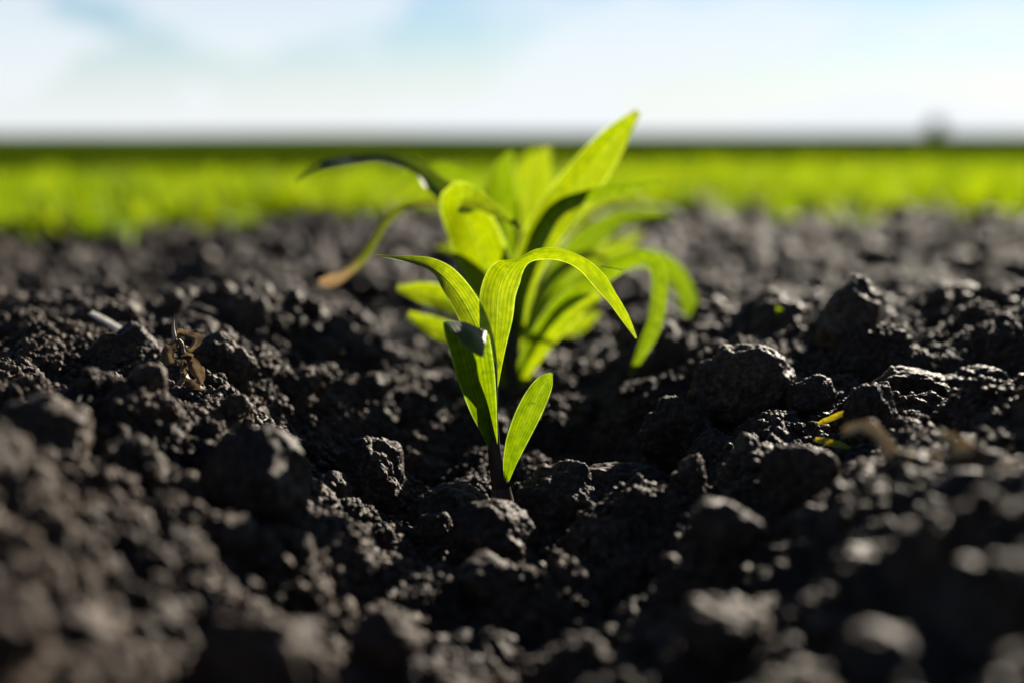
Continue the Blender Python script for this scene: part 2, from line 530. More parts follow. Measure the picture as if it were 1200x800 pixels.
def height(x, y, fine=True, lod=None):
    """height of the tilled soil"""
    x = np.asarray(x, dtype=np.float64)
    y = np.asarray(y, dtype=np.float64)
    xs = x + 0.018 * noise2(x * 7, y * 7, 3) + 0.010 * noise2(x * 17, y * 17, 4)
    z = np.interp(xs, PROF_X, PROF_Z) + np.clip((0.62 - y) / 0.15, 0, 1) * (0.010 * np.clip((np.abs(xs) - 0.09) / 0.06, 0, 1) - 0.008 * np.exp(-(xs / 0.05) ** 2))
    k = np.clip((y - 0.86) / 0.42, 0, 1)
    k = k * k * (3 - 2 * k)
    z = z * (1 - k) - 0.030 * k
    z = z + 0.010 * noise2(x * 5.2, y * 5.2, 8) + 0.007 * noise2(x * 14, y * 14, 9)
    calm = 1.0
    # mounds that carry the big clods and the small things lying on the soil
    for c, rad, drop in MOUNDS:
        d2 = ((x - c.x) ** 2 + (y - c.y) ** 2) / (rad * rad)
        near = d2 < 9
        if not near.any():
            continue
        w = np.where(near, np.exp(-d2 ** 1.5), 0)
        z = z + w * (c.z - drop - z)
        calm = calm * (1 - 0.95 * w)
    wx = x + 0.006 * noise2(x * 60, y * 60, 21) + 0.003 * noise2(x * 170, y * 170, 22)
    wy = y + 0.006 * noise2(x * 60, y * 60, 23) + 0.003 * noise2(x * 170, y * 170, 24)
    z = z + calm * 0.017 * (lumps2(wx / 0.036, wy / 0.036, 31, 0.42) - 0.25)
    z = z + calm * 0.0112 * lumps2(wx / 0.016, wy / 0.016, 32, 0.65)
    z = z + 0.026 * np.clip((y - 0.85) / 0.5, 0, 1) * (lumps2(wx / 0.075, wy / 0.075, 30, 0.85) - 0.4 + 0.5 * lumps2(wx / 0.042, wy / 0.042, 29, 0.8) + 0.4 * lumps2(wx / 0.022, wy / 0.022, 28, 0.75))
    if fine:
        m = 0.65 + 0.7 * np.clip(noise2(x * 22, y * 22, 71) + 0.5, 0, 1)
        g = np.clip(1.6 * noise2(x * 33, y * 33, 72) + 0.5, 0, 1)
        crest = 1 - np.abs(noise2(x * 300, y * 300, 36)) * 1.6
        z = z + m * (0.0042 * lumps2(wx / 0.0066, wy / 0.0066, 33, 0.8)
                     + 0.0019 * (g * lumps2(wx / 0.0030, wy / 0.0030, 34, 0.85) - (1 - g) * lumps2(wx / 0.0036, wy / 0.0036, 37, 0.95))
                     + 0.0014 * crest + 0.0007 * noise2(x * 620, y * 620, 35))
    return z


def ramp_axis(parts):
    out = [parts[0][0]]
    for a, b, s0, s1 in parts:
        n = max(2, int(abs(b - a) / (0.5 * (s0 + s1))))
        t = np.linspace(0, 1, n + 1)[1:]
        w = s0 * t + 0.5 * (s1 - s0) * t * t
        out.extend((a + (b - a) * w / w[-1]).tolist())
    return np.array(out)


gx_half = ramp_axis([(0.0, 0.32, 0.00094, 0.00094), (0.32, 0.55, 0.001, 0.0045), (0.55, 1.0, 0.0045, 0.008), (1.0, 4.2, 0.008, 0.12)])
gx = np.concatenate([-gx_half[:0:-1], gx_half])
gy = ramp_axis([(-1.2, 0.12, 0.10, 0.004), (0.12, 0.46, 0.0030, 0.0011), (0.46, 0.90, 0.00094, 0.00100), (0.90, 1.5, 0.0012, 0.0045), (1.5, 2.8, 0.0045, 0.010), (2.8, 4.9, 0.011, 0.04)])
GX, GY = np.meshgrid(gx, gy)
gxf, gyf = GX.ravel(), GY.ravel()
gz = height(gxf, gyf)
# sideways push so that lumps overhang a little
ox = 0.0026 * noise3(gxf * 95, gyf * 95, gz * 95, 41) + 0.0009 * noise3(gxf * 380, gyf * 380, gz * 380, 42)
oy = 0.0026 * noise3(gxf * 95, gyf * 95, gz * 95, 43) + 0.0009 * noise3(gxf * 380, gyf * 380, gz * 380, 44)
soil_me = mesh_from("tilled_soil", np.stack([gxf + ox, gyf + oy, gz], 1), grid_faces(len(gy), len(gx)), mats=(M_SOIL,))
soil = link("ground", soil_me, kind="structure", label="dark tilled soil with a furrow between two ridges")

# the far land reaches the horizon; it lies under the tilled soil and rises to crop level beyond it
ax = np.concatenate([-np.geomspace(3000, 4.4, 40), np.linspace(-4, 4, 33), np.geomspace(4.4, 3000, 40)])
ay = np.concatenate([[-3000, -800, -200, -50, -12, -3, -1.3], np.linspace(-1.0, 4.7, 18), [4.85], np.geomspace(5.1, 3500, 80)])
AX, AY = np.meshgrid(ax, ay)
inside = (np.abs(AX) < 4.1) & (AY > -1.15) & (AY < 4.8)
AZ = np.where(inside, -0.12, -0.02)
far = np.clip((AY - 4.9) / 0.6, 0, 1)
AZ = AZ + np.where(inside, 0, far * 0.105 + far * 0.012 * noise2(AX * 0.35, AY * 0.35, 61) + np.clip(AY / 900, 0, 1) * 0.9 * noise2(AX / 260, AY / 260, 62))
far_me = mesh_from("far_field", np.stack([AX.ravel(), AY.ravel(), AZ.ravel()], 1), grid_faces(len(ay), len(ax)), mats=(M_FIELD,))
link("field", far_me, kind="structure", label="dark green crop field reaching to the horizon")


# ------------------------------------------------------------------ clods
def ico(level):
    t = (1 + 5 ** 0.5) / 2
    v = [(-1, t, 0), (1, t, 0), (-1, -t, 0), (1, -t, 0), (0, -1, t), (0, 1, t), (0, -1, -t), (0, 1, -t), (t, 0, -1), (t, 0, 1), (-t, 0, -1), (-t, 0, 1)]
    f = [(0, 11, 5), (0, 5, 1), (0, 1, 7), (0, 7, 10), (0, 10, 11), (1, 5, 9), (5, 11, 4), (11, 10, 2), (10, 7, 6), (7, 1, 8), (3, 9, 4), (3, 4, 2), (3, 2, 6), (3, 6, 8), (3, 8, 9), (4, 9, 5), (2, 4, 11), (6, 2, 10), (8, 6, 7), (9, 8, 1)]
    v = np.array(v, dtype=np.float64)
    f = np.array(f)
    v /= np.linalg.norm(v, axis=1)[:, None]
    for _ in range(level):
        e = np.concatenate([f[:, [0, 1]], f[:, [1, 2]], f[:, [2, 0]]])
        e.sort(axis=1)
        u, inv = np.unique(e, axis=0, return_inverse=True)
        inv = inv.ravel()
        mid = v[u[:, 0]] + v[u[:, 1]]
        mid /= np.linalg.norm(mid, axis=1)[:, None]
        n = len(f)
        a, b, c = (inv[i * n:(i + 1) * n] + len(v) for i in range(3))
        v = np.concatenate([v, mid])
        f = np.concatenate([np.stack([f[:, 0], a, c], 1), np.stack([f[:, 1], b, a], 1), np.stack([f[:, 2], c, b], 1), np.stack([a, b, c], 1)])
    return v, f


ICO = {k: ico(k) for k in (1, 2, 3, 4, 5)}


def clod_verts(level, seed, rough=1.0, radius=0.02):
    """a broken lump of soil about one unit in radius"""
    d, f = ICO[level]
    r = np.random.default_rng(seed)
    s = r.uniform(0, 90, 3)
    p = d.copy()
    # flat broken faces
    for _ in range(12):
        n = r.normal(size=3)
        n /= np.linalg.norm(n)
        cut = r.uniform(0.64, 0.92)
        over = np.maximum(p @ n - cut, 0)
        p = p - np.outer(over * 0.85, n)
    q = d * 1.4 + s
    p = p * (1 + 0.20 * noise3(q[:, 0], q[:, 1], q[:, 2], seed))[:, None]
    q = d * 3.2 + s
    p = p * (1 + 0.13 * noise3(q[:, 0], q[:, 1], q[:, 2], seed + 1))[:, None]
    amp = 0
    for cell, a in ((0.34, 0.28), (0.15, 0.36), (0.075, 0.54), (0.038, 0.5)):
        if level < 4 and cell < 0.1 or level < 5 and cell < 0.05:
            continue
        w = p + 0.35 * cell * np.stack([noise3(*(p * 1.6 / cell + s + k * 9).T, seed + 5 + k) for k in range(3)], 1)
        amp = amp + a * cell * (lumps3(*(w / cell + s).T, seed + int(cell * 100)) - 0.5)
    p = p + d * (rough * amp)[:, None]
    if level >= 4:
        q = p * 22 + s
        p = p + d * (0.016 * noise3(q[:, 0], q[:, 1], q[:, 2], seed + 3))[:, None]
    return p, f


def clod_mesh(name, level, seed, scale=(1, 1, 1)):
    p, f = clod_verts(level, seed)
    return mesh_from(name, p * np.array(scale), f, mats=(M_SOIL,))


for i, (h, (c, rw, rh)) in enumerate(zip(HEROES, hero_pts)):
    blurred = abs(h[2] - 0.672) > 0.1
    me = clod_mesh("big_clod", 4 if blurred else 5, 100 + i * 17, (rw, 0.5 * (rw + rh), rh))
    link("soil_clod", me, loc=c, label=h[5], category="soil clod", group="big clods in the furrow and on its ridges")

CLOD_MESH = {4: [clod_mesh("clod", 4, 900 + k * 13) for k in range(7)], 3: [clod_mesh("clod", 3, 1200 + k * 13) for k in range(7)]}
# zone: name, x range, y range, number, radius range, mesh level, label
ZONES = [
    ((-0.30, -0.19), (0.24, 0.52), 20, (0.008, 0.019), 3, "blurred clod high on the left ridge in front of the withered weed"),
    ((-0.19, -0.10), (0.26, 0.52), 22, (0.007, 0.017), 3, "blurred clod on the left slope in front of the withered weed"),
    ((-0.30, -0.17), (0.54, 0.80), 24, (0.005, 0.013), 4, "small clod on the left crest around the withered weed"),
    ((-0.17, -0.08), (0.54, 0.80), 24, (0.005, 0.013), 4, "small clod on the left slope between weed and front seedling"),
    ((-0.42, -0.22), (0.84, 1.35), 24, (0.010, 0.026), 3, "blurred clod far behind the pale straw on the left"),
    ((-0.22, -0.07), (0.82, 1.30), 24, (0.009, 0.024), 3, "blurred clod behind the withered weed beside the tall seedling"),
    ((-0.07, 0.07), (0.36, 0.56), 26, (0.005, 0.013), 3, "blurred small clod in the furrow in front of the front seedling"),
    ((-0.09, 0.09), (0.70, 0.98), 30, (0.006, 0.017), 4, "blurred clod in the furrow between the front and the tall seedling"),
    ((0.10, 0.18), (0.26, 0.52), 20, (0.007, 0.017), 3, "blurred clod on the right slope in front of the yellow leaf bits"),
    ((0.18, 0.28), (0.24, 0.50), 18, (0.008, 0.019), 3, "blurred clod high on the right ridge in front of the tan leaf"),
    ((0.06, 0.15), (0.56, 0.80), 24, (0.005, 0.013), 4, "small clod on the right slope around the big peaked clod"),
    ((0.15, 0.30), (0.56, 0.80), 26, (0.005, 0.013), 4, "small clod on the right crest behind the yellow leaf bits"),
    ((0.07, 0.22), (0.82, 1.30), 22, (0.009, 0.024), 3, "blurred clod right of the tall seedling behind the green sprout"),
    ((0.22, 0.42), (0.84, 1.35), 22, (0.010, 0.026), 3, "blurred clod far behind the tall upright clod on the right"),
]
KEEP_CLEAR = [(-0.165, 0.65, 0.022), (-0.16, 0.63, 0.016), (0.183, 0.77, 0.02), (0.19, 0.74, 0.015), (0.143, 0.585, 0.02), (0.14, 0.60, 0.02), (0.15, 0.61, 0.02), (-0.146, 0.635, 0.014), (-0.142, 0.61, 0.012), (-0.215, 0.77, 0.015), (0.155, 0.83, 0.012), (-0.005, 0.667, 0.010), (0.0, 0.90, 0.012), (0.003, 1.05, 0.012), (-0.153, 0.66, 0.014), (0.152, 0.64, 0.018), (0.147, 0.62, 0.018), (-0.226, 0.80, 0.02)]
for c, rw, rh in hero_pts:
    KEEP_CLEAR.append((c.x, c.y, rw * 0.95))
zi = 0
for xr, yr, n, rr, lev, lab in ZONES:
    zi += 1
    zrng = np.random.default_rng(40 + zi)
    done = []
    for _ in range(n * 30):
        if len(done) >= n:
            break
        x, y = zrng.uniform(*xr), zrng.uniform(*yr)
        r = 0.85 * (rr[0] + (rr[1] - rr[0]) * zrng.random() ** 2.2)
        if any((x - a) ** 2 + (y - b) ** 2 < (q + r * 0.7) ** 2 for a, b, q in KEEP_CLEAR):
            continue
        KEEP_CLEAR.append((x, y, r * 0.9))
        z = float(height(np.array([x]), np.array([y]), False)[0])
        o = link("soil_clod", CLOD_MESH[lev][int(zrng.integers(7))], loc=(x, y, z + r * (0.12 if y < 0.53 else 0.3)), label="lesser " + lab, category="soil clod",
                 group=lab.replace("blurred ", "").replace("small ", "").replace("clod", "clods", 1))
        o.rotation_euler = zrng.uniform(0, 6.28, 3)
        o.scale = r * zrng.uniform(0.8, 1.2, 3)
        done.append((r, o))
    done.sort(key=lambda t: -t[0])
    done[0][1]["label"] = "largest " + lab
    done[1][1]["label"] = "second largest " + lab


# ------------------------------------------------------------------ scattered masses: crumbs of soil, grass
def scatter(name, sources, pts, rots, scales, idx, label):
    lib = bpy.data.collections.new(name + "_shapes")
    for s_name, me in sources:
        lib.objects.link(bpy.data.objects.new(s_name, me))
    me = bpy.data.meshes.new(name)
    me.vertices.add(len(pts))
    me.vertices.foreach_set("co", np.ascontiguousarray(pts, dtype=np.float32).ravel())
    for nm, kind, data, key in (("turn", 'FLOAT_VECTOR', rots, "vector"), ("size", 'FLOAT', scales, "value"), ("pick", 'INT', idx, "value")):
        a = me.attributes.new(nm, kind, 'POINT')
        a.data.foreach_set(key, np.ascontiguousarray(data, dtype=np.int32 if kind == 'INT' else np.float32).ravel())
    o = link(name, me, kind="stuff", label=label)
    ng = bpy.data.node_groups.new(name + "_scatter", 'GeometryNodeTree')
    ng.interface.new_socket("Geometry", in_out='INPUT', socket_type='NodeSocketGeometry')
    ng.interface.new_socket("Geometry", in_out='OUTPUT', socket_type='NodeSocketGeometry')
    gi, go = ng.nodes.new("NodeGroupInput"), ng.nodes.new("NodeGroupOutput")
    ip = ng.nodes.new("GeometryNodeInstanceOnPoints")
    ci = ng.nodes.new("GeometryNodeCollectionInfo")
    ci.inputs["Collection"].default_value = lib
    ci.inputs["Separate Children"].default_value = True
    ci.inputs["Reset Children"].default_value = True
    ng.links.new(gi.outputs[0], ip.inputs["Points"])
    ng.links.new(ci.outputs[0], ip.inputs["Instance"])
    ip.inputs["Pick Instance"].default_value = True
    for nm, kind, sock in (("turn", 'FLOAT_VECTOR', "Rotation"), ("size", 'FLOAT', "Scale"), ("pick", 'INT', "Instance Index")):
        na = ng.nodes.new("GeometryNodeInputNamedAttribute")
        na.data_type = kind
        na.inputs["Name"].default_value = nm
        ng.links.new([s for s in na.outputs if s.enabled][0], ip.inputs[sock])
    ng.links.new(ip.outputs[0], go.inputs[0])
    md = o.modifiers.new("scatter", 'NODES')
    md.node_group = ng
    return o


def crumbs():
    r = np.random.default_rng(77)
    n1, n2, n3 = 80000, 26000, 170000
    x = np.concatenate([r.uniform(-0.30, 0.30, n1), r.uniform(-0.26, 0.26, n2), r.uniform(-0.5, 0.5, n3) * np.linspace(1, 3.2, n3)])
    y = np.concatenate([r.uniform(0.52, 0.88, n1), r.uniform(0.22, 0.52, n2), np.linspace(0.88, 3.7, n3)])
    s = np.concatenate([0.0005 + 0.0022 * r.random(n1) ** 2.4, 0.0009 + 0.0034 * r.random(n2) ** 2.4, (0.0024 + 0.0070 * r.random(n3) ** 2.2) * np.linspace(0.8, 2.6, n3)])
    clump = noise2(x * 30, y * 30, 91) + 0.6 * noise2(x * 90, y * 90, 92) + 0.35
    keep = r.random(len(x)) < np.clip(clump + 0.35 + np.clip((y - 0.9) * 2, 0, 0.5), 0.12, 1)
    x, y, s = x[keep], y[keep], s[keep]
    z = height(x, y) + s * np.where(y > 0.9, 0.8, 0.25)
    src = [("crumb", clod_mesh("crumb", 2, 2000 + k * 7)) for k in range(10)]
    scatter("soil_crumbs", src, np.stack([x, y, z], 1), r.uniform(0, 6.28, (len(x), 3)), s, r.integers(0, 10, len(x)),
            "loose crumbs of dark soil strewn over furrow and ridges")


crumbs()


def tuft_mesh(seed):
    r = np.random.default_rng(seed)
    V, F, U = [], [], []
    for b in range(9):
        h = r.uniform(0.045, 0.085)
        w = r.uniform(0.0022, 0.0042)
        a = r.uniform(0, 6.28)
        lean = r.uniform(0.1, 0.75)
        rx, ry = r.uniform(-0.018, 0.018, 2)
        o = len(V)
        n = 6
        for i in range(n + 1):
            t = i / n
            out = h * lean * t * t
            up = h * (t - 0.28 * lean * t ** 3)
            ww = w * (1 - t ** 2.2) * (0.5 + min(1, t * 3) * 0.5) + 0.0002
            for sgn in (-1, 0, 1):
                ca, sa = math.cos(a), math.sin(a)
                keel = 0.35 * ww * abs(sgn)
                V.append((rx + ca * (out - keel) - sa * ww * sgn, ry + sa * (out - keel) + ca * ww * sgn, up))
                U.append((t, 0.5 + 0.5 * sgn))
        for i in range(n):
            for k in (0, 1):
                j = o + i * 3 + k
                F.append((j, j + 1, j + 4, j + 3))
    return mesh_from("tuft", np.array(V), np.array(F), uvs=np.array(U), mats=(M_GRASS,))


def grass():
    r = np.random.default_rng(15)
    xs, ys = [], []
    for y0, y1, n, half in ((1.6, 3.4, 13500, 2.6), (3.4, 5.4, 17000, 3.2), (5.4, 7.5, 9000, 4.2)):
        xs.append(r.uniform(-half, half, n))
        ys.append(r.uniform(y0, y1, n))
    x, y = np.concatenate(xs), np.concatenate(ys)
    edge = np.where(x < 0, 2.75 - 1.35 * np.maximum(0, -x - 0.15), 2.75 - 0.45 * np.maximum(0, x - 0.4))
    edge = np.maximum(edge, 1.85) + 0.30 * noise2(x * 3, y * 3, 5)
    keep = (y > edge) & (y < 4.1 + 1.6 * np.clip(x + 0.2, 0, 1) - 1.0 * r.random(len(x)) ** 2) & (r.random(len(x)) < np.clip((y - edge) / 0.7 + 0.05, 0, 1))
    x, y = x[keep], y[keep]
    z = np.where((y < 4.85) & (np.abs(x) < 4), height(x, y, False), -0.02) - 0.003
    s = r.uniform(0.95, 1.45, len(x))
    rot = np.zeros((len(x), 3))
    rot[:, 2] = r.uniform(0, 6.28, len(x))
    rot[:, 0] = r.uniform(-0.15, 0.15, len(x))
    scatter("field_grass", [("tuft", tuft_mesh(300 + k)) for k in range(8)], np.stack([x, y, z], 1), rot, s, r.integers(0, 8, len(x)),
            "bright green young crop growing beyond the bare soil")


grass()


# ------------------------------------------------------------------ leaves and stems
def spline(ctrl, n):
    """Catmull-Rom through rows of ctrl (any width), n+1 samples"""
    c = np.asarray(ctrl, dtype=np.float64)
    k = len(c)
    p = np.concatenate([[2 * c[0] - c[1]], c, [2 * c[-1] - c[-2]]])
    seg = np.linalg.norm(np.diff(c[:, :3], axis=0), axis=1)
    cum = np.concatenate([[0], np.cumsum(seg)])
    out = []
    for s in np.linspace(0, cum[-1], n + 1):
        i = min(k - 2, int(np.searchsorted(cum, s, side="right")) - 1)
        t = (s - cum[i]) / max(seg[i], 1e-9)
        p0, p1, p2, p3 = p[i], p[i + 1], p[i + 2], p[i + 3]
        out.append(0.5 * (2 * p1 + (p2 - p0) * t + (2 * p0 - 5 * p1 + 4 * p2 - p3) * t * t + (3 * p1 - p0 - 3 * p2 + p3) * t ** 3))
    return np.array(out)


def leaf_parts(ctrl, n=56, m=10, keel=0.18, wave=0.03, seed=0, curl=0.0):
    """ctrl rows: px, py, depth, half width (m), roll in degrees (0 = blade turned to the viewer).
    returns blade verts, faces, uvs and the midrib line with its normals"""
    rows = []
    for px, py, d, w, roll in ctrl:
        p = at(px, py, d)
        rows.append((p.x, p.y, p.z, w, roll))
    s = spline(rows, n)
    P = s[:, :3]
    W = np.maximum(s[:, 3], 0.0002)
    roll = np.radians(s[:, 4])
    T = np.gradient(P, axis=0)
    T /= np.linalg.norm(T, axis=1)[:, None]
    S = np.zeros_like(P)
    prev = None
    for i in range(n + 1):
        view = np.array([-P[i, 0] * 0.5, -1.0, 0.28])
        a = np.cross(T[i], view)
        if np.linalg.norm(a) < 0.25 and prev is not None:
            a = prev - T[i] * np.dot(prev, T[i])
        elif prev is not None:
            a = a / np.linalg.norm(a)
            a = a + 0.6 * (prev - T[i] * np.dot(prev, T[i])) if np.dot(a, prev) > -0.2 else prev - T[i] * np.dot(prev, T[i])
        a = a - T[i] * np.dot(a, T[i])
        a /= np.linalg.norm(a)
        prev = a
        nrm = np.cross(a, T[i])
        S[i] = a * math.cos(roll[i]) + nrm * math.sin(roll[i])
    N = np.cross(S, T)
    r = np.random.default_rng(seed)
    ph = r.uniform(0, 6.28, 4)
    V, U = [], []
    for i in range(n + 1):
        t = i / n
        for j in range(m + 1):
            q = -1 + 2 * j / m
            wav = wave * W[i] * 2.2 * q * abs(q) * (math.sin(t * 15 + ph[0] + (1.7 if q > 0 else 0)) + 0.6 * math.sin(t * 31 + ph[1] * (1 if q > 0 else 2)))
            up = keel * W[i] * abs(q) ** 1.3 + curl * W[i] * q * q + wav
            V.append(P[i] + S[i] * W[i] * q * (1 - 0.25 * keel * abs(q)) + N[i] * up)
            U.append((t, j / m))
    return np.array(V), grid_faces(n + 1, m + 1), np.array(U), P, N, W


def tube(points, radii, sides=10, cap=True):
    P = np.asarray(points, dtype=np.float64)
    n = len(P)
    T = np.gradient(P, axis=0)
    T /= np.linalg.norm(T, axis=1)[:, None]
    ref = np.array([0.3, 0.9, 0.2])
    V, U = [], []
    for i in range(n):
        a = np.cross(T[i], ref)
        if np.linalg.norm(a) < 0.1:
            a = np.cross(T[i], np.array([1.0, 0, 0]))
        a /= np.linalg.norm(a)
        b = np.cross(T[i], a)
        for k in range(sides):
            w = math.tau * k / sides
            V.append(P[i] + radii[i] * (a * math.cos(w) + b * math.sin(w)))
            U.append((i / (n - 1), k / sides))
    F = []
    for i in range(n - 1):
        for k in range(sides):
            F.append((i * sides + k, i * sides + (k + 1) % sides, (i + 1) * sides + (k + 1) % sides, (i + 1) * sides + k))
    if cap:
        for end, i in ((0, 0), (1, n - 1)):
            c = len(V)
            V.append(P[i])
            U.append((end, 0))
            for k in range(sides):
                q = [i * sides + k, i * sides + (k + 1) % sides, c, c]
                F.append((q[0], q[1], c, c))
    return np.array(V), np.array(F), np.array(U)


def tube_mesh(name, points, radii, mat, sides=10):
    V, F, U = tube(points, radii, sides, cap=False)
    me = mesh_from(name, V, F, uvs=U, mats=(mat,))
    return me


def local(V, base):
    return V - np.array(base)


def add_leaf(root, base, ctrl, mat=None, rib=True, label=None, **kw):
    V, F, U, P, N, W = leaf_parts(ctrl, **kw)
    me = mesh_from("leaf", local(V, base), F, uvs=U, mats=(mat or M_LEAF,))
    o = link("leaf", me, parent=root)
    if label:
        o["label"] = label
    if rib:
        k = int(len(P) * 0.82)
        rad = np.interp(np.arange(k), [0, k * 0.25, k - 1], [0.00036, 0.00026, 0.00010]) * float(np.clip(W.max() / 0.009, 0.6, 1.6))
        side = np.cross(N[:k], np.gradient(P[:k], axis=0))
        side /= np.linalg.norm(side, axis=1)[:, None]
        mid = P[:k] - N[:k] * 0.00022
        v = np.stack([mid - side * rad[:, None] * 1.5 + N[:k] * 0.00012, mid, mid + side * rad[:, None] * 1.5 + N[:k] * 0.00012], 1).reshape(-1, 3)
        me = mesh_from("midrib", local(v, base), grid_faces(k, 3), mats=(M_RIB,))
        link("midrib", me, parent=o)
    return o


def plant_root(name, px, d, **props):
    x = (px - 600) / FPX * d
    z = float(height(np.array([x]), np.array([d]), False)[0])
    return link(name, None, loc=(x, d, z), **props), (x, d, z)


def add_stem(root, base, rows, mat=None, name="stem", sides=14):
    """rows: px, py, depth, radius"""
    pts = [(*at(a, b, c), r) for a, b, c, r in rows]
    s = spline(pts, 26)
    return link(name, tube_mesh(name, local(s[:, :3], base), s[:, 3], mat or M_STEM, sides), parent=root)


GROUP = "corn seedlings growing in a row along the furrow"


def zz1(zx, zy, d, w, roll):          # enlarged detail of the front seedling -> photograph
    return (420 + 0.45 * zx, 260 + 0.45 * zy, d, w, roll)


root, base = plant_root("corn_seedling", 588, 0.667, category="seedling", group=GROUP,
                        label="sharp front corn seedling with a purplish stem and four backlit leaves")
add_stem(root, base, [(590, 610, .667, .0042), (588, 585, .667, .0040), (584, 560, .667, .0036), (579, 525, .667, .0031), (577, 490, .667, .0027), (578, 455, .667, .0022), (579, 425, .667, .0012)])
add_stem(root, base, [(591, 608, .6665, .0058), (590, 594, .6665, .0056), (588, 580, .6665, .0052), (587, 570, .6665, .0046)], name="lower_sheath", mat=M_SHEATH)
# shaded front leaf, its tip folded over towards the viewer
add_leaf(root, base, [zz1(352, 590, .6650, .0020, 0), zz1(340, 540, .6625, .0042, 0), zz1(324, 480, .658, .0068, 0), zz1(307, 400, .650, .0092, 4), zz1(293, 330, .641, .0100, 6), zz1(281, 283, .632, .0102, 8), zz1(279, 262, .622, .0104, 20), zz1(284, 268, .613, .0102, 29), zz1(296, 291, .606, .0090, 32), zz1(310, 320, .602, .0062, 30), zz1(324, 350, .600, .0010, 28)],
         keel=0.22, wave=0.03, seed=1, n=70, label="shaded front leaf with its pale glossy tip folded over")
# upper left leaf
add_leaf(root, base, [zz1(350, 460, .6675, .0022, 0), zz1(338, 370, .671, .0048, 0), zz1(312, 285, .676, .0068, -6), zz1(272, 205, .680, .0072, -10), zz1(228, 148, .680, .0062, -16), zz1(185, 115, .676, .0042, -30), zz1(130, 101, .669, .0024, -35), zz1(80, 93, .662, .0012, -30), zz1(45, 87, .657, .0004, -20)],
         keel=0.34, wave=0.03, seed=2, mat=M_LEAF2)
# upper right leaf arching over to the right
add_leaf(root, base, [zz1(353, 430, .6695, .0022, 4), zz1(356, 340, .676, .0052, 4), zz1(359, 255, .681, .0086, 0), zz1(364, 182, .684, .0094, -4), zz1(386, 126, .684, .0086, -20), zz1(424, 97, .681, .0050, -66), zz1(470, 80, .679, .0044, -58), zz1(530, 81, .677, .0044, -54), zz1(585, 105, .675, .0045, -48), zz1(632, 152, .671, .0045, -38), zz1(665, 198, .667, .0034, -40), zz1(695, 248, .663, .0024, -30), zz1(724, 303, .660, .0005, -20)],
         keel=0.34, wave=0.03, seed=3, n=84, mat=M_LEAF2)
# first leaf, low on the right, blunt tip
add_leaf(root, base, [zz1(386, 672, .664, .0014, 8), zz1(396, 622, .661, .0036, 8), zz1(417, 560, .658, .0056, 6), zz1(443, 500, .656, .0064, 4), zz1(470, 445, .655, .0058, 0), zz1(490, 412, .654, .0040, 0), zz1(503, 393, .653, .0008, 0)],
         keel=0.34, wave=0.03, seed=4, label="short blunt lowest leaf with dark specks")
# dried thread on the arching leaf
pts = spline([tuple(at(*q)) for q in ((703, 312, .668), (716, 314, .667), (732, 317, .666))], 8)
link("dry_thread", tube_mesh("dry_thread", local(pts, base), [0.00018] * 9, M_ROOT, 5), parent=root)

root, base = plant_root("corn_seedling", 600, 0.90, category="seedling", group=GROUP,
                        label="tall blurred corn seedling with drooping leaves right behind the front one")
add_stem(root, base, [(600, 496, .90, .0062), (600, 460, .90, .0060), (600, 420, .90, .0056), (601, 380, .90, .0048), (603, 330, .90, .0034)])
L2 = [
    ([(600, 432, .898, .005, 0), (590, 372, .894, .013, 0), (572, 318, .884, .0185, 4), (552, 268, .872, .019, 6), (538, 240, .858, .015, 8), (543, 231, .848, .011, 12), (568, 240, .842, .007, 20), (611, 268, .842, .0012, 25)], M_LEAF2, "broad leaf with its dark glossy tip folded over"),
    ([(603, 420, .902, .004, 0), (613, 335, .906, .010, 0), (638, 272, .912, .0155, -6), (678, 217, .916, .0165, -8), (716, 168, .914, .0120, -6), (748, 131, .910, .0030, 0)], M_LEAF2, "leaf pointing up to the sky with a dry tip"),
    ([(605, 400, .899, .003, 0), (620, 312, .892, .008, 10), (648, 249, .884, .009, -30), (690, 227, .878, .008, -55), (735, 219, .872, .006, -58), (779, 212, .868, .001, -40)], M_LEAF, None),
    ([(597, 400, .901, .003, 0), (580, 320, .905, .006, -10), (548, 258, .905, .006, 25), (515, 237, .900, .0052, 50), (478, 240, .893, .0048, 55), (450, 262, .888, .0046, 50), (428, 298, .882, .0046, 45), (405, 320, .878, .0044, 30), (388, 330, .876, .0062, 5), (374, 331, .875, .0030, 0)], M_LEAF_DRY, "thin drooping leaf with a brown dried end"),
    ([(600, 390, .903, .003, 0), (585, 305, .912, .008, 0), (550, 248, .920, .010, -20), (509, 218, .925, .011, -40), (486, 201, .925, .011, -50), (450, 190, .918, .011, -60), (420, 191, .908, .011, -60), (385, 194, .896, .0085, -50), (346, 213, .886, .001, -40)], M_LEAF, "long leaf arching to the left with a dark tip"),
    ([(598, 440, .897, .003, 0), (576, 392, .888, .008, 0), (545, 362, .880, .0108, 0), (505, 346, .872, .0110, 0), (465, 338, .866, .0035, 0)], M_LEAF2, None),
    ([(598, 458, .896, .003, 0), (571, 420, .888, .006, 0), (540, 396, .880, .0088, 0), (505, 382, .873, .0090, 0), (478, 368, .870, .003, 0)], M_LEAF2, None),
    ([(603, 455, .898, .003, 0), (617, 415, .894, .005, 0), (650, 366, .885, .0075, 10), (690, 334, .875, .0085, -25), (727, 307, .865, .009, -45), (757, 299, .859, .0085, -50), (773, 322, .854, .0075, -20), (769, 372, .851, .0072, 0), (752, 410, .850, .0055, 20), (737, 442, .850, .001, 15)], M_LEAF, "leaf arching to the right and hanging down"),
    ([(604, 468, .897, .003, 0), (618, 432, .893, .006, 0), (644, 392, .885, .0100, 0), (672, 362, .880, .0110, 0), (706, 345, .875, .003, 0)], M_LEAF2, None),
]
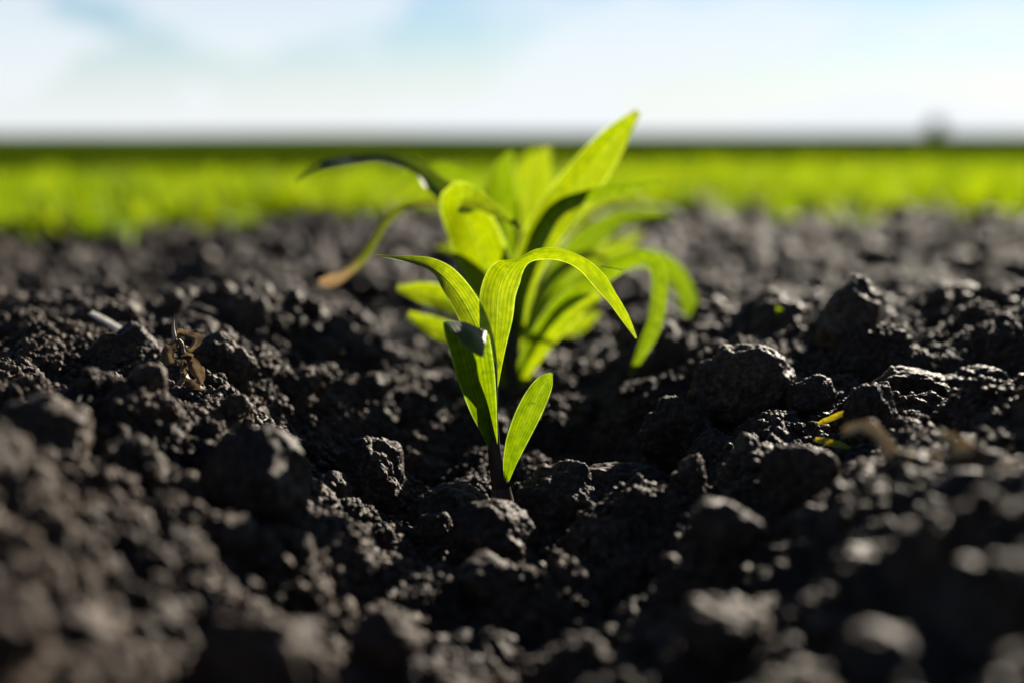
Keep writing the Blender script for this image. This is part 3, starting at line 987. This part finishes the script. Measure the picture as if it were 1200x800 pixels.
for i, (c, mt, lab) in enumerate(L2):
    c = [(a, b, d, w * (0.86 if i < 2 else 1.0 if i == 4 else 0.72), q) for a, b, d, w, q in c]
    add_leaf(root, base, c, mat=mt, n=44, m=8, seed=20 + i, keel=0.2 if i in (0, 4) else 0.34, wave=0.05, label=lab)

root, base = plant_root("corn_seedling", 606, 1.07, category="seedling", group=GROUP,
                        label="strongly blurred corn seedling third in the row, behind the tall one")
add_stem(root, base, [(606, 446, 1.07, .0062), (606, 400, 1.07, .0060), (607, 350, 1.07, .0050), (608, 310, 1.07, .0034)])
L3 = [
    [(606, 400, 1.07, .004, 0), (598, 320, 1.07, .015, 0), (590, 255, 1.07, .021, 0), (588, 210, 1.065, .017, 0), (600, 178, 1.06, .003, 0)],
    [(608, 390, 1.075, .004, 0), (622, 300, 1.08, .012, 0), (632, 225, 1.085, .014, 0), (641, 172, 1.085, .003, 0)],
    [(610, 400, 1.07, .004, 0), (648, 330, 1.065, .014, 0), (690, 282, 1.06, .016, 10), (732, 256, 1.055, .010, 20), (790, 254, 1.05, .002, 30)],
    [(610, 420, 1.07, .003, 0), (640, 380, 1.065, .008, 0), (672, 384, 1.06, .010, 0), (702, 366, 1.06, .003, 0)],
    [(610, 410, 1.07, .003, 0), (650, 352, 1.07, .008, 10), (700, 318, 1.07, .010, 30), (748, 300, 1.065, .013, -40), (784, 314, 1.06, .012, -20), (804, 346, 1.055, .011, 0), (814, 380, 1.05, .008, 0), (819, 402, 1.05, .001, 0)],
    [(610, 405, 1.06, .003, 0), (640, 335, 1.05, .009, 20), (690, 300, 1.045, .009, 45), (735, 322, 1.04, .001, 40)],
    [(604, 380, 1.06, .003, 0), (585, 290, 1.06, .010, 0), (552, 215, 1.06, .010, 30), (505, 196, 1.055, .007, 50), (455, 230, 1.05, .001, 40)],
    [(604, 400, 1.07, .003, 0), (580, 340, 1.07, .009, 0), (548, 300, 1.065, .010, -10), (512, 290, 1.06, .002, -20)],
]
for i, c in enumerate(L3):
    c = [(a, b, d, w * 0.66, q) for a, b, d, w, q in c]
    add_leaf(root, base, c, mat=M_LEAF2 if i % 2 else M_LEAF, n=36, m=6, seed=50 + i, keel=0.2, wave=0.05, rib=i in (0, 2))

root, base = plant_root("corn_seedling", 612, 1.36, category="seedling", group=GROUP,
                        label="faintest corn seedling, farthest in the row and mostly hidden")
add_stem(root, base, [(612, 392, 1.36, .0058), (612, 350, 1.36, .0055), (612, 300, 1.36, .0036)])
for i, c in enumerate([
    [(612, 340, 1.36, .004, 0), (640, 280, 1.36, .012, 0), (690, 236, 1.355, .014, 10), (748, 238, 1.35, .002, 25)],
    [(612, 340, 1.36, .004, 0), (606, 260, 1.36, .014, 0), (622, 196, 1.36, .012, 0), (646, 178, 1.36, .002, 0)],
    [(612, 350, 1.36, .004, 0), (580, 290, 1.36, .011, 0), (548, 240, 1.36, .013, 0), (520, 250, 1.36, .002, 0)],
    [(612, 360, 1.36, .004, 0), (660, 320, 1.355, .010, 0), (712, 300, 1.35, .012, 10), (752, 272, 1.35, .002, 20)],
]):
    add_leaf(root, base, c, mat=M_LEAF2, n=28, m=6, seed=80 + i, rib=False)


# ------------------------------------------------------------------ withered weed on the left ridge
def wz(zx, zy, d=0.662):
    return at(100 + zx / 6, 350 + zy / 6, d)


root, base = plant_root("withered_weed", 213, 0.662, category="weed", label="small withered brown weed with crumpled leaves on left ridge")
zb = base[2] - 0.004
pts = np.array([(*wz(672, 640), .0013), (*wz(684, 520), .0012), (*wz(690, 400), .0010), (*wz(682, 330), .0009), (*wz(650, 280), .0006)])
pts = np.concatenate([[[pts[0, 0], pts[0, 1], min(zb, pts[0, 2] - .004), .0015]], pts])
s = spline(pts, 24)
s[:, :3] += 0.0005 * RNG.normal(size=(25, 3))
link("stem", tube_mesh("stem", local(s[:, :3], base), s[:, 3], M_WSTEM, 7), parent=root)
s = spline([(*wz(640, 330, .668), .0009), (*wz(628, 270, .669), .0010), (*wz(618, 210, .670), .0008), (*wz(622, 148, .670), .0003)], 14)
link("spike", tube_mesh("spike", local(s[:, :3], base), s[:, 3], M_ROOT, 7), parent=root)


def wleaf(rows, seed, keel=0.8, wave=0.25, mat=None):
    c = [(100 + a / 6, 350 + b / 6, d, w * 1.45, r) for a, b, d, w, r in rows]
    V, F, U, P, N, W = leaf_parts(c, n=30, m=8, keel=keel, wave=wave, seed=seed, curl=0.5)
    V = V + 0.00035 * np.stack([noise3(*(V * 900).T, seed + k) for k in range(3)], 1)
    link("leaf", mesh_from("leaf", local(V, base), F, uvs=U, mats=(mat or M_WITHER,)), parent=root)


wleaf([(660, 300, .662, .0006, 0), (615, 330, .660, .0018, 20), (590, 380, .658, .0028, 10), (610, 430, .657, .0026, -10), (655, 468, .656, .0006, 0)], 1)
wleaf([(650, 285, .662, .0006, 0), (690, 262, .660, .0014, 40), (735, 275, .658, .0018, 60), (755, 310, .657, .0016, 50), (725, 345, .657, .0014, 20), (700, 330, .657, .0005, 0)], 2)
wleaf([(690, 480, .661, .0008, 0), (735, 450, .659, .0020, 10), (770, 500, .657, .0026, 15), (800, 560, .656, .0022, 15), (820, 600, .656, .0005, 0)], 3)
wleaf([(690, 510, .660, .0010, 0), (730, 560, .657, .0018, -20), (800, 610, .655, .0018, -30), (860, 650, .654, .0018, -20), (880, 690, .654, .0006, 0)], 4)
wleaf([(690, 400, .661, .0006, 0), (710, 410, .659, .0012, 40), (712, 450, .658, .0014, 50), (690, 470, .658, .0005, 40)], 5)


# ------------------------------------------------------------------ straws, leaf bits, sprout
def on_soil(px, py, d, lift=0.001):
    p = at(px, py, d)
    z = float(height(np.array([p.x]), np.array([p.y]), False)[0])
    return p, z


def strip(name, rows, mat, label, category, group=None, keel=0.25, wave=0.06, seed=0, thick=0.0):
    V, F, U, P, N, W = leaf_parts(rows, n=26, m=6, keel=keel, wave=wave, seed=seed)
    c = P[len(P) // 2]
    o = link(name, mesh_from(name, V - c, F, uvs=U, mats=(mat,)), loc=c, label=label, category=category)
    if group:
        o["group"] = group
    md = o.modifiers.new("thickness", 'SOLIDIFY')
    md.thickness = 0.0004
    return o


def straw(name, rows, mat, label, category, flat=1.0):
    pts = [(*at(a, b, c), r) for a, b, c, r in rows]
    s = spline(pts, 16)
    c = s[8, :3]
    s[:, :3] -= c
    V, F, U = tube(s[:, :3], s[:, 3], 10, cap=True)
    F4 = F[F[:, 2] != F[:, 3]]
    me = bpy.data.meshes.new(name)
    me.from_pydata(V.tolist(), [], [tuple(int(i) for i in f) if f[2] != f[3] else tuple(int(i) for i in f[:3]) for f in F])
    for p in me.polygons:
        p.use_smooth = True
    me.materials.append(mat)
    return link(name, me, loc=c, label=label, category=category)


strip("straw", [(106, 367, .768, .0016, 35), (118, 374, .764, .0023, 40), (132, 382, .760, .0023, 40), (150, 393, .754, .0018, 35)], M_PALE, "short pale white straw lying on the left ridge", "straw", keel=0.5, wave=0.0)
G2 = "yellow leaf bits on the right ridge"
strip("leaf_bit", [(958, 496, .645, .0006, 20), (968, 492, .643, .0013, 20), (985, 485, .641, .0013, 20), (1004, 475, .640, .0003, 20)], M_YELLOW, "narrow yellow leaf bit slanting up towards the pointed clod", "leaf bit", G2, seed=1)
strip("leaf_bit", [(955, 514, .625, .0010, 10), (968, 517, .623, .0017, 10), (984, 521, .621, .0016, 10), (999, 525, .620, .0005, 10)], M_YELLOW, "short greenish yellow leaf bit lying below the slanting one", "leaf bit", G2, seed=2)
strip("dry_leaf", [(988, 506, .520, .0018, 20), (1008, 501, .515, .0030, 40), (1030, 514, .510, .0032, 20), (1050, 536, .505, .0032, -10), (1076, 542, .502, .0032, 20), (1102, 530, .502, .0016, 30)], M_STRAW, "blurred tan curled dry leaf on the right ridge", "dry leaf", keel=0.6, wave=0.15, seed=3)
strip("dry_leaf", [(1098, 505, .505, .0022, 30), (1118, 522, .500, .0036, 20), (1140, 524, .498, .0030, 0)], M_STRAW, "blurred small tan leaf scrap right of the curled dry leaf", "dry leaf", keel=0.5, wave=0.15, seed=4)
strip("dry_leaf", [(1172, 543, .490, .0022, 10), (1190, 558, .487, .0042, 10), (1204, 580, .483, .0022, 0)], M_STRAW, "blurred tan leaf scrap at the right edge of the picture", "dry leaf", keel=0.5, wave=0.15, seed=5)
strip("dry_leaf", [(1150, 352, 1.52, .005, 20), (1166, 338, 1.51, .010, 10), (1182, 344, 1.50, .010, 0), (1196, 364, 1.49, .005, -10)], M_STRAW, "blurred brown dry leaf on the far right ridge", "dry leaf", keel=0.5, wave=0.15, seed=6)
straw("root_thread", [(1000, 352, .790, .0005), (1015, 355, .788, .0004), (1030, 356, .786, .0003), (1046, 359, .784, .0002)], M_ROOT, "thin root thread sticking out of the tall upright clod", "root")
straw("straw", [(493, 668, .560, .0007), (497, 654, .562, .0009), (501, 640, .566, .0006)], M_PALE, "tiny pale straw leaning on the small pointed clod", "straw")

# thin straw fibres half buried in the soil
frng = np.random.default_rng(8)
for k in range(12):
    side = -1 if k % 2 else 1
    fx, fy = side * frng.uniform(0.05, 0.24), frng.uniform(0.50, 0.80)
    fz = float(height(np.array([fx]), np.array([fy]))[0])
    ang, ln = frng.uniform(0, 6.28), frng.uniform(0.008, 0.020)
    bend = frng.uniform(-0.3, 0.3)
    pts = np.array([(t * ln * math.cos(ang) - bend * ln * t * t * math.sin(ang), t * ln * math.sin(ang) + bend * ln * t * t * math.cos(ang), 0.25 * ln * t * (1 - t) + 0.0012 + 0.002 * t) for t in np.linspace(-0.5, 0.5, 9)])
    link("straw_fibre", tube_mesh("straw_fibre", pts, np.full(9, 0.00035), M_ROOT if k % 3 else M_STRAW, 6), loc=(fx, fy, fz + 0.001), category="straw fibre",
         label="thin brown straw fibre half buried in the %s ridge" % ("left" if side < 0 else "right"), group="straw fibres on the %s ridge" % ("left" if side < 0 else "right"))

root, base = plant_root("weed_sprout", 918, 0.86, category="sprout", label="tiny bright green sprout on right ridge beside the tall upright clod")
p = at(918, 374, .86)
s = spline([(base[0], base[1], base[2] - .003, .0008), (base[0] * .5 + p.x * .5, base[1], base[2] * .5 + p.z * .5, .0007), (*p, .0006)], 8)
link("stem", tube_mesh("stem", local(s[:, :3], base), s[:, 3], M_RIB, 6), parent=root)
for c in ([(918, 374, .86, .0006, 0), (914, 367, .858, .0028, 0), (910, 360, .856, .0004, 0)], [(918, 374, .86, .0006, 0), (922, 368, .862, .0028, 0), (926, 362, .863, .0004, 0)]):
    add_leaf(root, base, c, mat=M_LEAF2, n=12, m=4, rib=False)


# ------------------------------------------------------------------ lone tree on the horizon
def tree():
    d = 230.0
    p = at(1096, 172, d)
    root = link("tree", None, loc=(p.x, d, 0.0), category="tree", label="lone dark tree far off on the horizon at right")
    r = np.random.default_rng(3)
    V, F, U = tube([(0, 0, -0.5), (0.05, 0, 0.5), (-0.05, 0.1, 1.1), (0.1, 0, 1.8)], [0.22, 0.17, 0.13, 0.05], 8, cap=False)
    allV, allF = [V], [F]
    off = len(V)
    for k in range(6):
        a = k * 1.05 + r.uniform(-.3, .3)
        z0 = r.uniform(0.4, 0.9)
        L = r.uniform(0.9, 1.5)
        V, F, U = tube([(0, 0, z0), (L * .5 * math.cos(a), L * .5 * math.sin(a), z0 + .45), (L * math.cos(a), L * math.sin(a), z0 + 0.8)], [0.08, 0.055, 0.02], 6, cap=False)
        allV.append(V)
        allF.append(F + off)
        off += len(V)
    link("trunk", mesh_from("trunk", np.concatenate(allV), np.concatenate(allF), mats=(M_BARK,)), parent=root)
    n = 900
    c = r.normal(size=(n, 3))
    c /= np.linalg.norm(c, axis=1)[:, None]
    rad = r.random(n) ** 0.45
    rad = np.where(r.random(n) < 0.75, rad, r.random(n) ** 0.3)
    lob = 1 + 0.35 * noise3(*(c * 2.2 + 5).T, 9)
    c = c * (rad * lob)[:, None] * np.array([1.8, 1.8, 1.1]) + np.array([0, 0, 0.8])
    top = r.random(n) < 0.22
    c[top] = c[top] * np.array([0.7, 0.7, 0.8]) + np.array([0, 0, 1.3])
    a, b = r.normal(size=(n, 3)), r.normal(size=(n, 3))
    a *= 0.16 / np.linalg.norm(a, axis=1)[:, None]
    b *= 0.16 / np.linalg.norm(b, axis=1)[:, None]
    V = np.stack([c - a, c - b, c + a, c + b], 1).reshape(-1, 3)
    F = np.arange(4 * n).reshape(n, 4)
    link("crown", mesh_from("crown", V, F, smooth=False, mats=(M_CROWN,)), parent=root)


tree()
